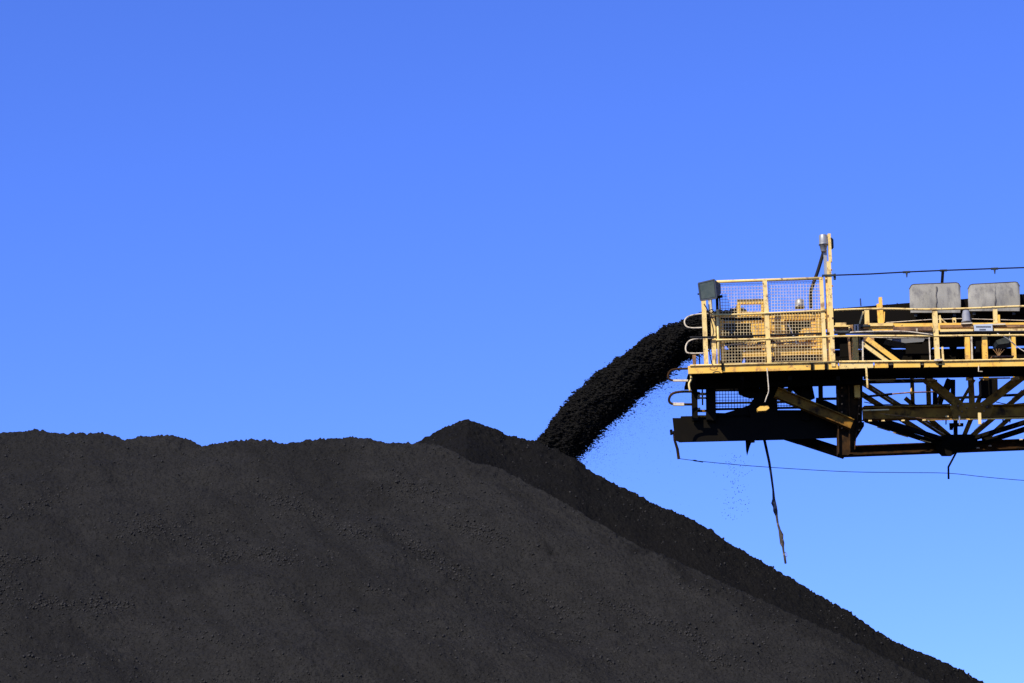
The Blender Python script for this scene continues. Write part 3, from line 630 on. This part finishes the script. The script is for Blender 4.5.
# column + brace at the head of the truss
chord('column', 842.5, 366, 843.5, 455, 12, YN+.02, 'shade_brown', .2)
chord('column', 857.5, 366, 850.0, 450, 9, YN+.12, 'shade_brown', .2)
panel('column_plate', [(837, 385), (862.5, 384), (862, 425), (859.5, 431), (837.5, 431)], YN+.1, .05, 'shade_brown')
chord('head_brace', 776, 392.5, 852, 424.5, 10.5, YN-.12, 'grime_shade', .16)
chord('head_strut', 790, 436, 845, 454, 9, YN+.9, 'shade_brown', .16)
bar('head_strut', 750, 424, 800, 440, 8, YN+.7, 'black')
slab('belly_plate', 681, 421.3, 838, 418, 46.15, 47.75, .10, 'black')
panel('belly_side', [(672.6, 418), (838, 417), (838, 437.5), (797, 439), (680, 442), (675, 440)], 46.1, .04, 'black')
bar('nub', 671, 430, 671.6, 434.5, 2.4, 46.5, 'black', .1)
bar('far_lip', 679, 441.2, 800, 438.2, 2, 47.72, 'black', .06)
# left end uprights between deck and belly plate
bar('head_upright', 694, 374, 695, 421, 5.6, YN+.1, 'black', .1); bar('head_upright', 710.5, 374, 711.2, 421, 9.5, YN+.12, 'black', .1)
for y in (394, 398, 411, 416.5): bar('cross_link', 696, y, 706, y, 2.0 if y != 398 else 1.2, YN+.2, 'grime_shade' if y > 400 else 'pale', .06)
bar('cross_link', 702, 374, 702.6, 405, 1.4, YN+.3, 'grime_shade', .04)
bar('cross_link', 698.2, 392, 698.4, 399, 3, YN+.2, 'pale', .06); bar('cross_link', 698.6, 408, 698.8, 411.5, 3.2, YN+.2, 'pale', .06)
panel('sag_plate', [(706, 412.5), (725, 413), (740, 408.5), (752, 404), (760, 404), (765, 421), (706, 421)], YN+.25, .05, 'black')
panel('hopper_plate', [(761, 386), (771, 386), (786, 386), (777, 392), (778, 421), (752, 421), (748, 407), (754, 398)], YN+.2, .06, 'black')
panel('hopper_plate', [(738, 388), (764, 388), (764, 397), (750, 398), (739, 394)], YN+.22, .06, 'black')
panel('hopper_plate', [(777, 410), (838, 410), (838, 421), (777, 421)], YN+.22, .05, 'black')
bar('head_upright', 804.8, 380, 805.2, 421, 8, YN+.2, 'black', .1); bar('head_upright', 820.4, 380, 820.8, 402, 4, YN+.2, 'black', .1); bar('cross_link', 816, 399, 838, 398.6, 2.2, YN+.26, 'black', .05)
panel('hopper_plate', [(786, 384), (812, 384), (815, 398), (806, 402)], YN+.2, .05, 'black'); panel('hopper_plate', [(816, 399.5), (826, 400.5), (838, 406), (838, 412), (816, 412)], YN+.24, .05, 'black')
mo2 = MB(); mo2.poly([P(a, b, 45.36) for a, b in ((757, 408.5), (760, 406.2), (768, 405.8), (769.5, 408), (766, 410.5), (758, 411))], .12); mo2.build('bearing_block', 'yellow', root)
for yy, hh in ((405.5, 1.6),): bar('far_walkway_rail', 714, 403.2, 800, 401.8, 1.8, YB+.2, 'grime_shade', .04)
mesh_panel(713, 800, 391, 409, YB+.2, 'greywire', 2.9, .010)
bar('far_walkway_rail', 712, 409.4, 800, 407.6, 1.8, YB+.2, 'black', .05); bar('far_walkway_rail', 712, 390, 800, 389, 1.8, YB+.2, 'black', .05)
bar('far_walkway_rail', 756, 388, 756, 422, 2, YB+.2, 'black', .05)

# near bottom chord with gusset, V diagonals
chord('bottom_chord', 862.5, 414.0, XR, ex(863, 414.0, 1024, 411.2), 12.5, YN, 'grime_shade', .2)
bar('chord_lit_edge', 925, 420.0, XR, ex(863, 420.6, 1024, 417.8), 1.3, YN-.11, 'yellow', .02)  # yellow strip paints in the sunlit flange edge
panel('gusset', [(950, 407), (957, 402.6), (988, 402.2), (994, 407), (990, 417.2), (953, 418)], YN-.125, .02, 'grime_shade')
chord('truss_diagonal', 925, 378, 960, 406, 8, YN-.02, 'grime_shade', .12, 'c'); chord('truss_diagonal', 1024, 375, 982, 407, 8, YN-.02, 'grime_shade', .12, 'c')
chord('truss_upright', 970.6, 376, 972, 404, 5, YN-.02, 'grime_shade', .1, 'c')
chord('truss_diagonal', 1024.5, 375, 1062, 405, 8, YN-.02, 'grime_shade', .12, 'c'); chord('truss_diagonal', 1124, 374, 1090, 405, 8, YN-.02, 'grime_shade', .12, 'c')
bar('notch_plate', 979.4, 412.8, 979.8, 424.4, 3.0, YN-.22, 'cream', .03)
for x, y in ((947, 416.6), (924, 420.2), (870, 420.8), (883, 420.8), (903, 420.6)): bar('bolt', x-1.6, y, x+1.6, y-.1, 1.3, YN-.14, 'cream', .03)
tube('slack_cable', [(880, 413.5), (905, 416.4), (930, 419), (955, 419.4)], .6, YN-.15, 'rust', n=3)
chord('bottom_rail', 864, 408.4, 950, 406.6, 4.5, YN+.5, 'black', .1)
bar('chord_lit_edge', 863, 410.4, 889, 409.6, 1.2, YN-.11, 'cream', .02)  # cream strip, a lit chord edge put into the colour
bar('deck_sun_strip', 869, 379.7, 896, 379.0, 1.8, YN-.1, 'cream', .03); bar('deck_sun_strip', 927, 379.4, 935, 379.8, 1.6, YN-.1, 'cream', .03); bar('deck_sun_strip', 966, 379.6, 972, 379.2, 2, YN-.1, 'cream', .03)  # cream strips paint in the sunlit bits below the deck
bar('deck_sun_strip', 979, 378.6, 1010, 378.0, 1.2, YN-.1, 'cream', .03); bar('deck_sun_strip', 1011, 379.6, 1019, 377.6, 3.2, YN-.1, 'cream', .03)
bar('cross_beam', 863, 381.8, 925, 380.6, 3, YN+.3, 'black', .1)
tube('air_pipe', [(864, 396.8), (892, 394)], 2.4, YN+.2, 'black'); tube('air_pipe', [(892, 394), (911, 392.4), (937, 391.8)], 1.5, YN+.2, 'rust')
ft = MB(); ft.lathe(P(911.4, 394.2, YN+.15), [(1.6*s_, 0), (1.6*s_, 2.4*s_), (1.0*s_, 2.6*s_), (.8*s_, 6.5*s_)], 10); ft.build('pipe_tee', 'yellow', root)
panel('drop_strip', [(865.2, 366), (867.0, 366), (868.4, 388), (866.9, 388)], YF-.05, .03, 'cream')
panel('junction_box', [(980.8, 379), (997.6, 378.6), (998, 395.2), (981.6, 395.6)], YN+.5, .25, 'black')
bar('cross_beam', 944, 398.5, 1024, 394.5, 2.2, YN+.8, 'black', .05)
hook = MB(); hook.tube([P(978.6, 366, YF-.05), P(978.6, 371.4, YF-.05), P(982.4, 371.6, YF-.05)], .6*s_, 6); hook.build('hook', 'pale', root)
for x, a in ((935, 0), (948, 1), (953, 0)): bar('far_strut', x, 380, x-a*8, 404, 4, YB-.4, 'black', .08)
bar('far_strut', 945, 392, 950, 380, 7, YB-.5, 'black', .1)

# far truss diagonals + bottom chord, floor bracing
chord('far_bottom_chord', 838, 451.8, XR, ex(838, 452.4, 1024, 445), 9.5, YB, 'shade_brown', .22)
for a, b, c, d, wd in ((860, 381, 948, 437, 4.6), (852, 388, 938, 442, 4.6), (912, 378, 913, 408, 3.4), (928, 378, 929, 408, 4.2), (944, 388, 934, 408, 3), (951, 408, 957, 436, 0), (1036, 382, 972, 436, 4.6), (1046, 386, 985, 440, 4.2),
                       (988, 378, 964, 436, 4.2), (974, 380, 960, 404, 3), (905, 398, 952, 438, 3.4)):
    if wd: bar('far_diagonal', a, b, c, d, wd, YB-.08, 'grime_shade', .08)
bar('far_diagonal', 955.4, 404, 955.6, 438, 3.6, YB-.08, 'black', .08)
for a, b, c, d in ((893, 402, 872.5, 388.5), (944, 434.5, 924, 421.5), (984, 422, 974, 431), (1022, 390, 1012, 399)): bar('lit_edge_strip', a, b, c, d, .8, YB-.16, 'pale', .02)  # pale strips stand in for sunlit flange edges of the diagonals
bar('floor_brace', 866, 420, 935, 443, 4, YN+.05, 'black', .08, Y1=YB-.1); bar('floor_brace', 880, 420, 942, 439, 4, YN+.05, 'black', .08, Y1=YB-.1)
bar('floor_brace', 1060, 418, 985, 442, 4.5, YN+.05, 'black', .08, Y1=YB-.1); bar('floor_brace', 1045, 416, 975, 438, 4.0, YN+.05, 'black', .08, Y1=YB-.1)
bar('floor_brace', 862, 424, 846, 450, 4, YN+.05, 'black', .08, Y1=YB-.1)
for x, y in ((958, 406), (963, 405.4), (967, 408), (976, 407.6), (982, 405.2), (987, 407), (962, 411.5), (984, 411.2), (970.5, 382), (930, 382.5), (1014, 382)):
    bar('bolt', x-.7, y, x+.7, y, 1.4, YN-.14, 'rust', .02)
for y in (388, 396, 404, 412, 420, 428): bar('bolt', 841.2, y, 842.6, y, 1.3, YN-.1, 'rust', .02); bar('bolt', 858.4, y+2, 859.8, y+2, 1.3, YN+.0, 'rust', .02)
tube('slack_cable', [(864, 402), (880, 404.6), (900, 404.2), (925, 405.8), (948, 404.6)], .9, YN+.35, 'black', n=4); tube('slack_cable', [(996, 402), (1010, 404.4), (1030, 403), (1060, 405)], .9, YN+.35, 'black', n=4)
for a, b, c, d in ((877, 427, 890, 431), (893, 432.5, 908, 437), (920, 440, 931, 442.5)): bar('lit_edge_strip', a, b, c, d, .9, YN+1.3, 'cream', .02)  # cream strips, painted-in lit edges of the floor bracing
panel('node_plate', [(934, 441), (941, 436), (946, 434.6), (972, 434.2), (978, 438), (976, 448), (966, 450.5), (962, 450), (957, 452), (951, 456), (942, 456), (937, 451)], YB-.14, .03, 'black')
bar('node_lump', 982, 438, 990, 437, 4, YB-.15, 'black', .1); 
for x, y in ((978, 448), (990, 446), (1021, 439.6)): bar('bolt', x-1.5, y, x+1.5, y-.2, 1.2, YB-.17, 'pale', .03)
panel('hung_bracket', [(949.5, 423), (963.5, 423), (963.5, 426), (953.5, 426.2), (953, 429.5), (950, 429.5)], YN+.3, .05, 'black')
for x in (946, 1003, 1010): bar('drip_stub', x, 419, x, 424.5 if x < 950 else 422.5, 1.0, YN-.05, 'black', .03)
bar('hung_pin', 959.3, 416, 959.6, 425, 1.2, YN-.15, 'galv', .02)
tube('bent_rod', [(957.2, 450.5), (948.4, 467), (948.6, 479)], 2.0, YB-.1, 'black')
panel('spike_bracket', [(745.6, 440), (752.5, 440), (750, 446), (747.2, 455.4), (746.2, 450)], 47.6, .04, 'black'); bar('spike_foot', 750, 441.6, 754.6, 441.4, 2, 47.6, 'grime_shade', .06)
strut = MB(); strut.tube([P(673.8, 431, 46.5), P(674.6, 440, 46.5), P(677.4, 449, 46.5), P(678.8, 459, 46.5)], [1.1*s_, 1.3*s_, 1.5*s_, 1.5*s_], 8); strut.build('trip_arm', 'shade_brown', root)
bar('wire_post', 942.9, 270.6, 941.6, 290, 2.6, 47.25, 'black', .05)

# ------------------------------------------------------------ things fixed to or hung from the boom
fl = bpy.data.objects.new('floodlight', None); COL.objects.link(fl); fl.location = P(708, 299, 45)
tag(fl, 'dark grey box floodlight on top of the posts at the left end of the boom', 'floodlight')
Yf = 44.62
A0, A1, A2, A3 = P(698.3, 283.4, Yf), P(714.4, 279.6, Yf-.06), P(716.4, 298.2, Yf-.06), P(700.6, 300.4, Yf)
e1, e2 = P(720.6, 284.0, Yf+.28), P(721.0, 293.4, Yf+.28); e0, e3 = P(703.6, 286.6, Yf+.3), P(704.6, 297, Yf+.3)
MB().box8([A0, A1, A2, A3, e0, e1, e2, e3]).build('housing', 'dark', fl)
fr = MB(); 
for a, b in ((A0, A1), (A1, A2), (A2, A3), (A3, A0)): fr.bar(a, b, 1.3*s_, .03)
fr.build('bezel', mat('bezel_dark', (.03, .036, .045), .5), fl)
k = .12; ctr = (A0+A1+A2+A3)/4; L4 = [p + (ctr-p)*k + Vector((0, -.012, 0)) for p in (A0, A1, A2, A3)]
MB().box8(L4 + [p + Vector((0, .01, 0)) for p in L4]).build('lens', mat('lens_grey', (.034, .050, .042), .4, [((.055, .07, .055), 9, .4, .6)], spec=.2), fl)
b = MB(); b.bar(P(716, 297.6, Yf+.1), P(722.4, 296.2, Yf+.1), 2.2*s_, .06); b.bar(P(717.0, 297, Yf+.06), P(717.3, 309, Yf+.06), 2.6*s_, .05); b.build('bracket', 'black', fl)
MB().tube([P(699, 294, Yf+.02), P(697.6, 294.2, Yf+.02)], .8*s_, 8).build('pivot_bolt', 'black', fl)

sg = bpy.data.objects.new('notice_sign', None); COL.objects.link(sg); sg.location = P(983, 332, 45.7)
tag(sg, 'small pale notice plate with two dark lines, on the yellow beam below the right hood', 'sign')
MB().poly([P(a, b, 45.74) for a, b in ((973.6, 324.6), (992.4, 323.8), (992.8, 331.8), (974.6, 332.2))], .012).build('plate', 'plate', sg)
t = MB(); random.seed(3)
for (xa, xb, y0) in ((976, 991, 326.8), (979.4, 985.8, 329.6)):
    x = xa
    while x < xb:
        ww_ = random.uniform(.7, 1.1); t.poly([P(x, y0-.7, 45.735), P(x+ww_*.75, y0-.7-.02, 45.735), P(x+ww_*.75, y0+.6, 45.735), P(x, y0+.6, 45.735)], .003); x += ww_
t.build('lettering', 'ink', sg)

cw = MB(); q = [P(a, b, 47.25) for a, b in ((835, 275.2), (870, 274), (906, 272), (943, 270.4), (993, 268.6), (1024, 267.6), (XR, 263))]; cw.tube(q, .75*s_, 6)
cwo = cw.build('overhead_cable', M['greywire'], None, tuple(q[0]))
tag(cwo, 'thin dark cable strung level above the two grey hoods', 'cable')
for x, y in ((906, 272), (943, 270.4), (994, 268.6)):
    cl = MB(); cl.tube([P(x-3, y+.2, 47.25), P(x+4, y-.1, 47.25)], 1.3*s_, 8)
    if x != 943: cl.tube([P(x+.6, y, 47.25), P(x+.9, y+5.4, 47.25)], [1.3*s_, .5*s_], 6)
    cl.build('clip', 'dark', cwo)
q = smooth_path([P(a, b, 46.5) for a, b in ((679, 458.6), (700, 461.2), (740, 465), (790, 468.6), (850, 471.8), (905, 472.6), (948, 473.2), (985, 477), (1024, 480.4), (1120, 487), (XR, 490))], 4)
tw = MB(); tw.tube(q, .32*s_, 6); two = tw.build('trip_wire', M['greywire'], None, tuple(q[0]))
tag(two, 'hair-thin wire sagging below the truss from the strut at the left end', 'wire')
tw = MB(); tw.tube([P(692.5, 460.2, 46.5), P(695, 460.6, 46.5), P(698, 461.2, 46.5), P(703, 462.0, 46.5)], [.4*s_, .9*s_, .5*s_, .7*s_], 6); tw.build('turnbuckle', 'dark', two)
ch = MB(); pth = [(764.2, 439, 1.5), (766.6, 450, 1.45), (769.2, 462, 1.35), (771.2, 475, 1.2), (773.2, 490, 1.1), (773.8, 499, 1.2), (773.6, 503, 2.1), (775.0, 507, 1.7), (775.4, 511, 1.9), (776.6, 516, 1.0), (777.8, 524, .9), (779.6, 530, 1.0),
                     (781.2, 535, 1.9), (781.4, 539, 1.6), (782.2, 543.4, 1.9), (783.0, 547, .9), (783.6, 552, .8), (784.8, 558, 1.0), (785.6, 563.6, .9)]
ch.tube([P(a, b, 47.2) for a, b, c in pth], [c*s_*(1.25 if b > 495 else 1) for a, b, c in pth], 9)
cho = ch.build('hanging_rope', 'rope', None, tuple(P(764, 439, 47.2)), smooth=True)
tag(cho, 'long frayed dark rope hanging straight down from under the left end of the boom', 'rope')
MB().tube(smooth_path([P(784.6, 552, 47.2), P(786.4, 553.6, 47.2), P(787, 556, 47.2), P(785.4, 557, 47.2)], 4), .3*s_, 5).build('frayed_strand', 'rope', cho)
hr = MB(); hr.tube(smooth_path([P(767.0, 368, 44.9), P(768.0, 380, 44.9), P(768.6, 391, 44.9), P(766.6, 397, 44.9), P(765, 402, 44.9)], 4), .6*s_, 6)
hr.build('cord', 'pale', root)
